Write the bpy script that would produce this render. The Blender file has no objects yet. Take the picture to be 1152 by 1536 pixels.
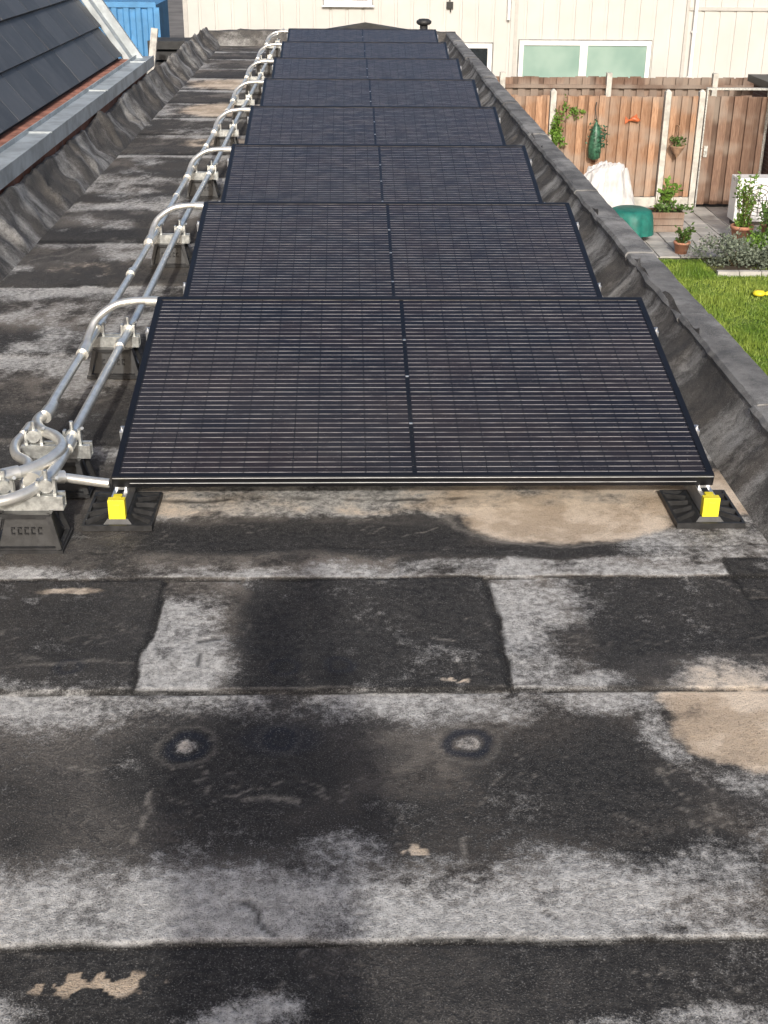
import bpy, bmesh, math, random
import numpy as np
from mathutils import Vector, Matrix, noise as mnoise
random.seed(7); np.random.seed(7)
rad = math.radians
scene = bpy.context.scene
GZ = -2.83          # garden level, roof surface is z=0
SUN_EL = 28
SUN_AZ = 2.0        # shadows run along +Y

# ------------------------------------------------------------------ materials
class G:
    def __init__(s, name):
        s.m = bpy.data.materials.new(name); s.m.use_nodes = True
        s.nt = s.m.node_tree
        s.b = s.nt.nodes['Principled BSDF']
        s.pos = s.nt.nodes.new('ShaderNodeNewGeometry').outputs['Position']
    def n(s, t, **k):
        nd = s.nt.nodes.new(t)
        for a, v in k.items():
            setattr(nd, a, v)
        return nd
    def link(s, a, b): s.nt.links.new(a, b)
    def put(s, sock, v):
        if isinstance(v, bpy.types.NodeSocket): s.link(v, sock)
        else:
            if isinstance(v, (tuple, list)) and len(v) == 3 and sock.type == 'RGBA': v = (*v, 1)
            sock.default_value = v
    def noise(s, scale, detail=4, rough=.55, vec=None, dist=0, stretch=None):
        nd = s.n('ShaderNodeTexNoise')
        v = vec or s.pos
        if stretch:
            mp = s.n('ShaderNodeMapping'); mp.inputs['Scale'].default_value = stretch
            s.link(v, mp.inputs['Vector']); v = mp.outputs[0]
        s.link(v, nd.inputs['Vector'])
        nd.inputs['Scale'].default_value = scale; nd.inputs['Detail'].default_value = detail
        nd.inputs['Roughness'].default_value = rough; nd.inputs['Distortion'].default_value = dist
        return nd.outputs['Fac']
    def math(s, op, a, b=0.0, c=0.0, clamp=False):
        nd = s.n('ShaderNodeMath', operation=op, use_clamp=clamp)
        s.put(nd.inputs[0], a); s.put(nd.inputs[1], b)
        if len(nd.inputs) > 2: s.put(nd.inputs[2], c)
        return nd.outputs[0]
    def step(s, v, lo, hi, a=0.0, b=1.0):
        nd = s.n('ShaderNodeMapRange', interpolation_type='SMOOTHSTEP')
        s.put(nd.inputs[0], v)
        nd.inputs[1].default_value = lo; nd.inputs[2].default_value = hi
        nd.inputs[3].default_value = a; nd.inputs[4].default_value = b
        return nd.outputs[0]
    def mix(s, f, a, b, mode='MIX'):
        nd = s.n('ShaderNodeMix', data_type='RGBA', blend_type=mode)
        s.put(nd.inputs[0], f); s.put(nd.inputs[6], a); s.put(nd.inputs[7], b)
        return nd.outputs[2]
    def attr(s, name):
        return s.n('ShaderNodeAttribute', attribute_name=name).outputs['Fac']
    def bump(s, h, strength=.3, dist=.01):
        nd = s.n('ShaderNodeBump'); nd.inputs['Strength'].default_value = strength
        nd.inputs['Distance'].default_value = dist
        s.link(h, nd.inputs['Height']); s.link(nd.outputs[0], s.b.inputs['Normal'])
    def set(s, **k):
        mp = dict(color='Base Color', rough='Roughness', metal='Metallic', spec='Specular IOR Level', trans='Transmission Weight', coat='Coat Weight', coatr='Coat Roughness', alpha='Alpha')
        for a, v in k.items(): s.put(s.b.inputs[mp[a]], v)
        return s.m

def simple(name, col, rough=.6, metal=0.0, var=.25, scale=12, bump=0, bscale=80, spec=.5):
    g = G(name)
    f = g.noise(scale, 3, .6)
    c1 = tuple(max(0, c*(1-var)) for c in col); c2 = tuple(min(1, c*(1+var)) for c in col)
    g.set(color=g.mix(g.step(f, .3, .7), c1, c2), rough=rough, metal=metal, spec=spec)
    if bump: g.bump(g.noise(bscale, 2), bump, .004)
    return g.m

def membrane_mat(name, masks=True):
    g = G(name)
    fine = g.noise(52, 5, .75)
    grit = g.noise(310, 2, .75)
    if masks: big = g.attr('m_big'); med = g.attr('m_med')
    else: big = g.noise(3.2, 3, .6); med = g.noise(11, 4, .65)
    lo = g.step(fine, .34, .68)
    base = g.mix(g.step(med, .28, .74), (.030, .026, .024), (.185, .162, .140))
    base = g.mix(g.math('MULTIPLY', lo, .42), base, (.19, .175, .155))
    base = g.mix(g.step(big, .42, .7, 0, .55), base, (.055, .054, .054))
    edge = g.math('ADD', g.math('MULTIPLY', g.math('SUBTRACT', med, .5), 1.5), g.math('MULTIPLY', g.math('SUBTRACT', fine, .5), 1.5))
    edge2 = g.math('ADD', edge, g.math('MULTIPLY', g.math('SUBTRACT', grit, .5), 1.3))
    if masks:
        vor = g.n('ShaderNodeTexVoronoi', feature='DISTANCE_TO_EDGE')
        wv = g.n('ShaderNodeVectorMath', operation='ADD')
        nz = g.n('ShaderNodeTexNoise'); nz.inputs['Scale'].default_value = 9; nz.inputs['Detail'].default_value = 4; nz.inputs['Roughness'].default_value = .65
        g.link(g.pos, nz.inputs['Vector'])
        sc = g.n('ShaderNodeVectorMath', operation='SCALE'); sc.inputs['Scale'].default_value = .11
        g.link(nz.outputs['Color'], sc.inputs[0]); g.link(g.pos, wv.inputs[0]); g.link(sc.outputs[0], wv.inputs[1])
        g.link(wv.outputs[0], vor.inputs['Vector']); vor.inputs['Scale'].default_value = 19
        vd = vor.outputs['Distance']
        crack = g.step(vd, .0, .045, 1, 0)
        halo = g.math('MULTIPLY', g.step(vd, .02, .07), g.step(vd, .07, .20, 1, 0))
        cm = g.math('MULTIPLY', g.attr('m_crack'), lo)
        D = g.attr('m_dark'); W = g.attr('m_white'); S = g.attr('m_sand'); L = g.attr('m_seam'); R = g.attr('m_ring'); Tm = g.attr('m_tide_highlight')
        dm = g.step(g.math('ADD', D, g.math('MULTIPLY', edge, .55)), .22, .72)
        wm = g.step(g.math('ADD', W, g.math('MULTIPLY', edge2, .62)), .24, .98)
        sm = g.step(g.math('ADD', S, g.math('MULTIPLY', edge, .35)), .25, .75)
        base = g.mix(g.math('MULTIPLY', g.math('MULTIPLY', halo, cm), .38), base, (.30, .27, .235))
        base = g.mix(g.math('MULTIPLY', g.math('MULTIPLY', crack, cm), .45), base, (.022, .02, .019))
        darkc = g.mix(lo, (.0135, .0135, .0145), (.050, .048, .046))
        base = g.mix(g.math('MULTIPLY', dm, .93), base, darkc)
        base = g.mix(g.math('MULTIPLY', Tm, g.step(fine, .3, .6, .15, .7)), base, (.38, .35, .31))
        wcol = g.mix(lo, (.34, .335, .325), (.70, .69, .67))
        base = g.mix(g.math('MULTIPLY', wm, .92), base, wcol)
        scol = g.mix(g.step(med, .35, .7), (.58, .46, .34), (.80, .67, .53))
        base = g.mix(g.math('MULTIPLY', sm, .92), base, scol)
        base = g.mix(g.math('MULTIPLY', R, .85), base, (.010, .015, .028))
        base = g.mix(g.math('MULTIPLY', L, g.step(fine, .25, .55, .5, 1)), base, (.010, .0095, .009))
    else:
        nb = g.noise(1.9, 3, .6, stretch=(.5, 1.6, .35))
        wm = g.step(g.math('ADD', nb, g.math('MULTIPLY', edge2, .16)), .45, .70)
        base = g.mix(.45, base, (.070, .069, .068))
        base = g.mix(g.math('MULTIPLY', wm, .8), base, (.47, .465, .45))
    base = g.mix(g.step(grit, .56, .72, 0, .36), base, (.50, .485, .46))
    base = g.mix(g.step(grit, .30, .46, .65, 0), base, (.014, .0135, .013))
    h = g.math('ADD', g.math('MULTIPLY', grit, .5), g.math('MULTIPLY', fine, .9))
    g.bump(h, .8, .007)
    g.set(color=base, rough=.78, spec=.32)
    return g.m

# ------------------------------------------------------------------ mesh helpers
class MB:
    def __init__(s): s.v = []; s.f = []; s.mi = []; s.sm = []
    def add(s, vs, fs, mi=0, smooth=False):
        o = len(s.v); s.v += [tuple(p) for p in vs]
        for f in fs: s.f.append([i+o for i in f]); s.mi.append(mi); s.sm.append(smooth)
    def box(s, x0, x1, y0, y1, z0, z1, mi=0, M=None):
        vs = [Vector(p) for p in [(x0,y0,z0),(x1,y0,z0),(x1,y1,z0),(x0,y1,z0),(x0,y0,z1),(x1,y0,z1),(x1,y1,z1),(x0,y1,z1)]]
        if M is not None: vs = [M @ p for p in vs]
        s.add(vs, [(0,3,2,1),(4,5,6,7),(0,1,5,4),(1,2,6,5),(2,3,7,6),(3,0,4,7)], mi)
    def frustum(s, cx, cy, z0, z1, a0, b0, a1, b1, mi=0):
        vs = [(cx-a0,cy-b0,z0),(cx+a0,cy-b0,z0),(cx+a0,cy+b0,z0),(cx-a0,cy+b0,z0),(cx-a1,cy-b1,z1),(cx+a1,cy-b1,z1),(cx+a1,cy+b1,z1),(cx-a1,cy+b1,z1)]
        s.add(vs, [(0,3,2,1),(4,5,6,7),(0,1,5,4),(1,2,6,5),(2,3,7,6),(3,0,4,7)], mi)
    def bar(s, p, q, w, h, mi=0):
        p = Vector(p); q = Vector(q); d = (q-p); L = d.length; d.normalize()
        up = Vector((0,0,1)) if abs(d.z) < .95 else Vector((0,1,0))
        x = d.cross(up).normalized(); z = x.cross(d).normalized()
        M = Matrix.Translation(p) @ Matrix((x, d, z)).transposed().to_4x4()
        s.box(-w/2, w/2, 0, L, -h/2, h/2, mi, M)
    def cyl(s, p, q, r0, r1=None, n=14, mi=0, caps=True):
        r1 = r0 if r1 is None else r1
        s.tube([p, q], [r0, r1], n, mi, caps)
    def tube(s, pts, rs, n=12, mi=0, caps=True):
        pts = [Vector(p) for p in pts]
        if not isinstance(rs, (list, tuple)): rs = [rs]*len(pts)
        t0 = (pts[1]-pts[0]).normalized()
        up = Vector((0,0,1)) if abs(t0.z) < .9 else Vector((1,0,0))
        x = t0.cross(up).normalized(); vs = []; fs = []
        for i, p in enumerate(pts):
            t = (pts[min(i+1, len(pts)-1)] - pts[max(i-1, 0)]).normalized()
            x = (x - t*x.dot(t)).normalized(); y = t.cross(x)
            for k in range(n):
                a = 2*math.pi*k/n
                vs.append(p + (x*math.cos(a)+y*math.sin(a))*rs[i])
        for i in range(len(pts)-1):
            for k in range(n):
                fs.append((i*n+k, i*n+(k+1) % n, (i+1)*n+(k+1) % n, (i+1)*n+k))
        s.add(vs, fs, mi, True)
        if caps:
            m = len(pts)-1
            s.add(vs[:n], [tuple(range(n-1, -1, -1))], mi); s.add(vs[m*n:], [tuple(range(n))], mi)
    def lathe(s, prof, cx, cy, n=20, mi=0):
        vs = []; fs = []
        for r, z in prof:
            for k in range(n):
                a = 2*math.pi*k/n; vs.append((cx+r*math.cos(a), cy+r*math.sin(a), z))
        for i in range(len(prof)-1):
            for k in range(n):
                fs.append((i*n+k, i*n+(k+1) % n, (i+1)*n+(k+1) % n, (i+1)*n+k))
        s.add(vs, fs, mi, True)
    def leaves(s, c, R, n, size, mi=0, seed=1, clumps=9, flat=.0):
        rnd = random.Random(seed)
        cl = [(Vector((rnd.gauss(0,.5), rnd.gauss(0,.5), rnd.gauss(0,.45)))) for _ in range(clumps)]
        for _ in range(n):
            q = rnd.choice(cl) + Vector((rnd.gauss(0,.24), rnd.gauss(0,.24), rnd.gauss(0,.24)))
            p = Vector(c) + Vector((q.x*R[0], q.y*R[1], q.z*R[2]))
            a = Vector((rnd.uniform(-1,1), rnd.uniform(-1,1), rnd.uniform(-.3,1))).normalized()
            b = a.cross(Vector((rnd.uniform(-1,1), rnd.uniform(-1,1), rnd.uniform(-1,1)))).normalized()
            z = size*rnd.uniform(.6, 1.4)
            s.add([p, p+a*z*.5+b*z*.28, p+a*z, p+a*z*.5-b*z*.28], [(0,1,2,3)], mi)
    def obj(s, name, mats, parent=None, loc=None, bevel=0):
        me = bpy.data.meshes.new(name); me.from_pydata([tuple(v) for v in s.v], [], s.f)
        for m in mats: me.materials.append(m)
        me.polygons.foreach_set('material_index', s.mi); me.polygons.foreach_set('use_smooth', s.sm)
        me.update()
        o = bpy.data.objects.new(name, me); scene.collection.objects.link(o)
        if parent: o.parent = parent
        if loc: o.location = loc
        if bevel:
            b = o.modifiers.new('b', 'BEVEL'); b.width = bevel; b.segments = 2; b.limit_method = 'ANGLE'
        return o
def empty(name, loc=(0,0,0)):
    e = bpy.data.objects.new(name, None); scene.collection.objects.link(e); e.location = loc; e.empty_display_size = .1
    return e
def crom(pts, k=8):
    P = [Vector(p) for p in pts]; P = [P[0]*2-P[1]] + P + [P[-1]*2-P[-2]]; out = []
    for i in range(1, len(P)-2):
        for j in range(k):
            t = j/k
            a, b, c, d = P[i-1], P[i], P[i+1], P[i+2]
            out.append(.5*((2*b)+(c-a)*t+(2*a-5*b+4*c-d)*t*t+(3*b-a-3*c+d)*t*t*t))
    out.append(P[-2]); return out

# common materials
M_alu = simple('aluminium', (.70,.71,.72), .36, .8, .12, 30)
M_galv = simple('galvanised_steel', (.62,.63,.61), .42, .75, .3, 40, .1, 200)
M_pipe = simple('steel_conduit', (.86,.84,.78), .30, .72, .12, 22)
M_plastic = simple('black_plastic', (.028,.028,.029), .5, 0, .35, 40, .1, 200)
M_yellow = simple('yellow_plastic', (.85,.72,.04), .45, 0, .08)
M_blackframe = simple('black_anodised', (.009,.009,.011), .36, .2, .2, 10)
M_cable = simple('cable_black', (.015,.015,.015), .5)
M_zinc = simple('zinc_trim', (.42,.46,.48), .5, .25, .22, 7, .1, 60)
def brick_mat(name, c1, c2, mortar, sx=1.0):
    g = G(name)
    sep = g.n('ShaderNodeSeparateXYZ'); g.link(g.pos, sep.inputs[0])
    com = g.n('ShaderNodeCombineXYZ')
    g.link(g.math('ADD', sep.outputs[0], sep.outputs[1]), com.inputs[0]); g.link(sep.outputs[2], com.inputs[1])
    bt = g.n('ShaderNodeTexBrick'); g.link(com.outputs[0], bt.inputs['Vector'])
    bt.inputs['Scale'].default_value = 1; bt.inputs['Brick Width'].default_value = .22; bt.inputs['Row Height'].default_value = .062
    bt.inputs['Mortar Size'].default_value = .006
    bt.inputs['Color1'].default_value = (*c1,1); bt.inputs['Color2'].default_value = (*c2,1); bt.inputs['Mortar'].default_value = (*mortar,1)
    g.set(color=g.mix(g.step(g.noise(30,3),.3,.7,0,.35), bt.outputs['Color'], (.1,.05,.035)), rough=.85)
    g.bump(bt.outputs['Fac'], -.4, .01)
    return g.m
M_brick = brick_mat('red_brick', (.24,.095,.055), (.16,.065,.045), (.2,.18,.16))
M_membrane = membrane_mat('bitumen_membrane')
M_upstand = membrane_mat('bitumen_upstand', False)

# ------------------------------------------------------------------ roof membrane (dense sheet with stain attributes)
bldg = empty('flat_roof_building')
XL, XR = -1.62, 1.17
xs = np.arange(XL, XR+1e-6, .0095); xs[-1] = XR
ys = np.concatenate([np.arange(-2.2, 1.35, .05), np.arange(1.35, 3.7, .0075), np.arange(3.7, 6.5, .025), np.arange(6.5, 17.41, .05), [17.42]])
X, Y = np.meshgrid(xs, ys)
def vnoise(x, y, s, seed=0, oct=3, rough=.5):
    out = np.zeros_like(x); amp = 1; tot = 0
    for o in range(oct):
        r = np.random.RandomState(seed*17+o); tab = r.rand(256, 256)
        an = .6+1.1*o; u = (x*math.cos(an)-y*math.sin(an))*s+37.3*(o+1); v = (x*math.sin(an)+y*math.cos(an))*s+51.7*(o+1)
        iu = np.floor(u).astype(int); iv = np.floor(v).astype(int); fu = u-iu; fv = v-iv
        fu = fu*fu*(3-2*fu); fv = fv*fv*(3-2*fv)
        a = tab[iu % 256, iv % 256]; b = tab[(iu+1) % 256, iv % 256]; c = tab[iu % 256, (iv+1) % 256]; d = tab[(iu+1) % 256, (iv+1) % 256]
        out += amp*((a*(1-fu)+b*fu)*(1-fv)+(c*(1-fu)+d*fu)*fv); tot += amp; amp *= rough; s *= 2
    return out/tot-.5
def ss(v, a, b): 
    t = np.clip((v-a)/(b-a), 0, 1); return t*t*(3-2*t)
wx = X + .11*vnoise(X, Y, 4, 1, 6, .62); wy = Y + .095*vnoise(X, Y, 4, 2, 6, .62)      # wobbled coordinates
lx = X + .034*vnoise(X, Y, 10, 3, 5, .6); ly = Y + .020*vnoise(X, Y, 8, 4, 5, .6)
def boxm(x0, x1, y0, y1, fx=.05, fy=.04):
    return ss(wx, x0-fx, x0+fx)*(1-ss(wx, x1-fx, x1+fx))*ss(wy, y0-fy, y0+fy)*(1-ss(wy, y1-fy, y1+fy))
def sharp(x0, x1, y0, y1):
    f = .004
    return ss(lx, x0-f, x0+f)*(1-ss(lx, x1-f, x1+f))*ss(ly, y0-f, y0+f)*(1-ss(ly, y1-f, y1+f))
def ell(cx, cy, rx, ry, soft=.3):
    d = np.sqrt(((wx-cx)/rx)**2+((wy-cy)/ry)**2); return 1-ss(d, 1-soft, 1+soft)
def elr(cx, cy, rx, ry, soft=.3):
    d = np.sqrt(((X-cx)/rx)**2+((Y-cy)/ry)**2); return 1-ss(d, 1-soft, 1+soft)
Dk = np.zeros_like(X); Wh = np.zeros_like(X); Sa = np.zeros_like(X); Se = np.zeros_like(X); Ri = np.zeros_like(X); Ti = np.zeros_like(X)
Z = np.zeros_like(X)
def mx(A, B): np.maximum(A, B, out=A)
def hseam(y, x0=-9, x1=9, w=.0048):
    on = ss(X, x0-.01, x0+.01)*(1-ss(X, x1-.01, x1+.01))
    d = np.abs(ly-y); wv = w*np.clip(.85+2.2*vnoise(X, Y, 7, int(abs(y)*100)), .12, 2.4)
    mx(Se, (1-ss(d, wv*.5, wv*1.6))*on)
    # pale line painted as a highlight just behind the overlap
    mx(Ti, (1-ss(np.abs(ly-y-.012), .001, .006))*on*ss(vnoise(X, Y, 5, int(abs(y)*37)), -.05, .15)*.55)
    return on
def vseam(x, y0, y1, w=.007, slope=0):
    d = np.abs(lx - x - slope*(Y-y0)); on = ss(Y, y0-.005, y0+.005)*(1-ss(Y, y1-.005, y1+.005))
    mx(Se, (1-ss(d, w*.5, w*1.5))*on)
YA, YB, YC = 2.92, 2.388, 1.622
# row A : between YB and YA
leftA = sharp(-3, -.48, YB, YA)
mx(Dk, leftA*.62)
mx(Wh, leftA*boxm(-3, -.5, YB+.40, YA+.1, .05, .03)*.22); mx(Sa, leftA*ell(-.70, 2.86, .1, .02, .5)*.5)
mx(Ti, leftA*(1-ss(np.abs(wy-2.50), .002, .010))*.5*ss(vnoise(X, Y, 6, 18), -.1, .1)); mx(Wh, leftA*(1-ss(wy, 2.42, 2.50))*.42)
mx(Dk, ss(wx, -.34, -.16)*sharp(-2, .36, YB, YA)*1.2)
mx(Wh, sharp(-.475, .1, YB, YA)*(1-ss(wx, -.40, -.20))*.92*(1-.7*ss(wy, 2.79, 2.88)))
rgt = sharp(.37, 2, YB, YA)
mx(Wh, rgt*(1-ss(wx, .42, .66))*.92*(1-.5*ss(wy, 2.82, 2.9)))
mx(Wh, boxm(.38, .66, YB, YB+.07, .06, .03)*rgt*.8)
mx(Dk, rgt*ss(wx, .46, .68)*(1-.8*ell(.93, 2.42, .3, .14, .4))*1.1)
# row B : between YC and YB
bandt = sharp(-3, 3, YC, YB)
mx(Wh, bandt*ss(wy, YB-.19, YB-.05)*(1-ss(X, .60, .78))*.64)
mx(Dk, bandt*ell(-.24, 2.12, .28, .20, .6)*.85)
mx(Dk, bandt*ell(.50, 2.07, .25, .23, .6)*.85)
mx(Dk, bandt*ell(.1, 1.93, .60, .15, .7)*.55)
mx(Dk, bandt*ell(-.72, 1.98, .22, .17, .7)*.5)
mx(Dk, bandt*ell(.62, 1.85, .16, .10, .6)*.8)
lowb = bandt*(1-ss(wy+.16*vnoise(X, Y, 2.2, 22), 1.68, 1.93))
mx(Wh, lowb*(.88-.30*ss(X, .40, .75)+.6*vnoise(X, Y, 5, 23)))
mx(Wh, bandt*ell(-.02, 1.84, .09, .07, .6)*.5)
# right-hand pond rim
rim = .62+.20*np.clip((2.35-Y)/.75, 0, 1)
mx(Wh, bandt*ss(wx-rim, -.09, .10)*.62)
pond = ell(.90, 2.27, .215, .215, .16)*sharp(-3, 3, 1.9, YB)
pondA = ell(.90, 2.40, .17, .13, .3)*sharp(-3, 3, YB, YA)
mx(Sa, pond*(.85+.6*vnoise(X, Y, 6, 29))); mx(Sa, pondA*.45); mx(Wh, pondA*.7)
Dk *= (1-pond)
dring = np.abs(np.sqrt(((wx-.90)/.25)**2+((wy-2.27)/.25)**2)-1)
mx(Wh, (1-ss(dring, .05, .26))*bandt*.75)
mx(Sa, bandt*boxm(.86, 1.3, 1.8, 2.08, .05, .07)*.40)
cur = np.abs(X-(.80+.10*np.sqrt(np.clip((2.06-Y)/.4, 0, 4))+.03*vnoise(X, Y, 8, 44)))
mx(Se, (1-ss(cur, .002, .007))*ss(Y, YC, YC+.01)*(1-ss(Y, 2.05, 2.08))*.8)
# row C
rc = sharp(-3, 3, -9, YC)
mx(Dk, rc*(.66+.6*vnoise(X, Y, 3, 49, 4)))
mx(Sa, elr(-.42, 1.545, .12, .035, .4)*rc*ss(vnoise(X, Y, 26, 50, 3), .0, .06)*.8)
mx(Wh, rc*ell(-.15, 1.475, .10, .035, .6)*.8); mx(Wh, rc*ell(-.58, 1.47, .10, .05, .6)*.7)
mx(Wh, rc*ell(.5, 1.45, .35, .03, .6)*.5)
mx(Wh, rc*ell(.2, 1.0, .8, .1, .5)*.6)
# above YA : pond in front of the first panel
up = ss(ly, YA, YA+.01)*(1-ss(Y, 3.62, 3.72))
mx(Wh, up*(1-ss(wy, 2.95, 3.04))*(.70+1.0*vnoise(X, Y*.2, 3, 61)))
mx(Wh, up*boxm(.1, .75, 2.95, 3.03, .1, .02)*.75)
mx(Dk, up*boxm(-.60, .36, 3.06, 3.25, .09, .05)*.95)
mx(Dk, up*boxm(.2, .95, 3.02, 3.13, .08, .04)*.75)
mx(Dk, up*boxm(-1.7, -.62, 2.98, 3.35, .1, .05)*.35)
pk = ell(.64, 3.27, .31, .14, .25)
top = ss(wy, 3.24, 3.34)*up*ss(X, -.72, -.60)
mx(Sa, top*(.30+.40*ss(X, .15, .5)+.8*vnoise(X, Y*1.5, 5, 62))); mx(Wh, top*(.72+.5*vnoise(X, Y, 7, 63)))
mx(Sa, up*pk*(.85+.5*vnoise(X, Y, 5, 64)))
Dk *= (1-.85*top); Dk *= (1-up*pk)
mx(Wh, up*boxm(.80, 1.14, 2.97, 3.22, .07, .05)*.66)
mx(Ti, up*(1-ss(np.abs(np.sqrt(((wx-.64)/.34)**2+((wy-3.27)/.16)**2)-1), .0, .07))*.7)
moss = np.abs(wy-3.425); mx(Se, (1-ss(moss, .002, .018))*ss(vnoise(X, Y, 12, 71), -.14, .08)*ss(X, -.62, -.5)*(1-ss(X, .30, .42))*.85)
dk2 = np.abs(wy-3.09); mx(Se, (1-ss(dk2, .001, .006))*ss(vnoise(X, Y, 8, 73), -.05, .1)*.7*up)
mx(Dk, up*ss(vnoise(X*1.5, Y, 9, 75), .10, .22)*.6*(1-ss(X, .3, .5)))
# right-hand patched corner
patch = sharp(1.02, 1.3, 2.80, 3.02); mx(Dk, patch); Wh *= (1-patch)
for y in (YA, YB, YC): hseam(y)
vseam(-.480, YB, YA, .008); vseam(.365, YB-.01, YA, .010); vseam(1.02, 2.8, 3.02)
for yy in (2.80, 3.02): hseam(yy, 1.02, 3)
# the strips further up the roof
seams = [3.86, 4.76, 5.79, 6.65, 7.62, 8.43, 9.30, 10.2, 11.1, 12.0, 12.95, 13.9, 14.8, 15.8, 16.7]
for i, y in enumerate(seams):
    on = hseam(y, w=.010 if y > 7 else .006)
    amp = [.7,.95,1,.7,.85,.95,1.05,.8,.9,.8,.9,.95,.8,.9,.7][i]
    w = .13+.06*(i % 3)
    mx(Wh, ss(wy, y-.02-w*1.3, y-.02-w*.3)*(1-ss(wy, y-.01, y+.005))*amp*(.85+1.1*vnoise(X, Y, 2.5, 80+i)))
    mx(Dk, ss(wy, y-.02, y+.02)*(1-ss(wy, y+.2, y+.55))*.6*(.8+1.4*vnoise(X, Y, 1.5, 100+i)))
mx(Sa, ell(-1.0, 11.55, .5, .45, .5)*.85); mx(Sa, ell(-1.2, 13.4, .4, .45, .5)*.75); mx(Sa, ell(-.95, 9.8, .35, .25, .5)*.5); mx(Sa, ell(-1.2, 6.1, .3, .15, .6)*.3)
far = ss(Y, 3.7, 4.0)
mx(Dk, far*ss(vnoise(X, Y*.7, 1.6, 130), .02, .25)*.5)
mx(Wh, far*ss(vnoise(X*1.3, Y*.8, 1.9, 131, 5, .6), -.03, .25)*.62)
mx(Ti, far*(1-ss(np.abs(vnoise(X, Y, 1.4, 133, 4)), .002, .012))*.5)
mx(Wh, far*ss(X, .95, 1.12)*.7)
mx(Wh, ss(X, 1.04, 1.15)*ss(Y, 2.5, 3)*.55)
# tide marks, crocodile cracking
near = 1-ss(Y, 3.6, 3.8)
t1 = vnoise(X, Y, 3.0, 300, 5, .6); t2 = vnoise(X, Y, 5.5, 301, 5, .6); pm = vnoise(X, Y, 2.5, 302)
mx(Ti, near*(1-ss(np.abs(t1-.03), .001, .006))*ss(pm, .0, .14)*.65)
mx(Ti, near*(1-ss(np.abs(t2+.04), .001, .008))*ss(-pm, -.0, .15)*.6)
Cr = ss(vnoise(X, Y, 1.9, 303, 4)+.20*(X < -.3)*1.0*bandt, .02, .2)
def ring(cx, cy, r, inner=1):
    d = np.sqrt((X-cx)**2+((Y-cy)*.95)**2)+.026*vnoise(X, Y, 20, 150)
    mx(Ri, .95*(1-ss(np.abs(d-r*.82), r*.12, r*.36)))
    c = 1-ss(d, r*.3, r*.62); mx(Wh, c*.6*inner); mx(Sa, c*.35*inner)
    h = 1-ss(np.abs(d-r*1.4), .002, .010); mx(Ti, h*.3)
    return d
ring(-.338, 2.188, .044); ring(.251, 2.195, .046); 
mx(Ri, elr(-.143, 2.215, .085, .055, .3)*.6); ring(-.143, 2.215, .03, .2)
for cx in (-.64, -.15, -.02): Ri = np.maximum(Ri, .55*(1-ss(np.abs(np.sqrt((X-cx)**2+(Y-2.49)**2)-.03+.02*vnoise(X, Y, 20, 9)), .003, .012)))
def scr(x0, y0, x1, y1, w=.004, A=None, k=.8):
    A = Ti if A is None else A
    sx_ = X+.05*vnoise(X, Y, 10, 400); sy_ = Y+.05*vnoise(X, Y, 10, 401)
    dx, dy = x1-x0, y1-y0; t = np.clip(((sx_-x0)*dx+(sy_-y0)*dy)/(dx*dx+dy*dy), 0, 1)
    d = np.hypot(sx_-x0-t*dx, sy_-y0-t*dy); mx(A, (1-ss(d, w*.4, w*1.6))*k)
scr(-.40, 2.05, -.40, 1.90); scr(-.19, 2.02, -.10, 2.0, .009); scr(.19, 2.62, .25, 2.60, .004); scr(-.18, 1.72, -.12, 1.64, .005, Se, .8)
scr(.23, 1.90, .22, 1.80, .004); scr(-.75, 2.1, -.68, 1.95, .004, Se, .6)
scr(.55, 2.10, .60, 2.05, .005, Se); scr(.52, 1.86, .66, 1.82, .004, Se, .6)
scr(-.36, 2.60, -.31, 2.62, .009, Se, .8); scr(-.35, 2.54, -.345, 2.49, .004, Se, .8)
rr = np.random.RandomState(77)
for k in range(34):
    x0 = rr.uniform(-.8, 1); y0 = rr.uniform(1.5, 3.0); an = rr.uniform(0, 6.3); L = rr.uniform(.02, .09)
    scr(x0, y0, x0+L*math.cos(an), y0+L*math.sin(an), rr.uniform(.002, .004), Ti if k % 3 else Se, rr.uniform(.3, .7))
mx(Sa, ell(.13, 1.855, .035, .02, .5)*ss(vnoise(X, Y, 40, 5), -.03, .05)*.8); mx(Sa, ell(.235, 2.43, .03, .012, .5)*ss(vnoise(X, Y, 50, 6), -.03, .05)*.7)
# relief
Z = .006*vnoise(X, Y, 1.3, 200)+.0025*vnoise(X, Y, 6, 201)+.004*vnoise(X, Y*2.5, 2.2, 202)+.0018*vnoise(X, Y, 20, 203)
for y in [YC, YB, YA]+seams: Z += .0055*(ss(ly, y-.004, y+.004)*(1-ss(ly, y+.12, y+.3)))
Z += .003*leftA+.003*sharp(-.1, .36, YB, YA)
Z -= .003*Se
Z[:, 0] = .0; Z[:, -1] = .0
Big = vnoise(X, Y, 1.8, 500, 4)*1.5+.5; Med = vnoise(X, Y, 5, 501, 6, .74)*1.8+.5
ny, nx = X.shape
me = bpy.data.meshes.new('roof_membrane')
co = np.stack([X, Y, Z], -1).reshape(-1, 3)
me.vertices.add(len(co)); me.vertices.foreach_set('co', co.ravel())
ii, jj = np.meshgrid(np.arange(ny-1), np.arange(nx-1), indexing='ij')
q = np.stack([ii*nx+jj, ii*nx+jj+1, (ii+1)*nx+jj+1, (ii+1)*nx+jj], -1).reshape(-1, 4)
me.loops.add(q.size); me.loops.foreach_set('vertex_index', q.ravel())
me.polygons.add(len(q)); me.polygons.foreach_set('loop_start', np.arange(0, q.size, 4)); me.polygons.foreach_set('loop_total', np.full(len(q), 4))
me.polygons.foreach_set('use_smooth', np.ones(len(q), bool))
me.update(calc_edges=True)
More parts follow.
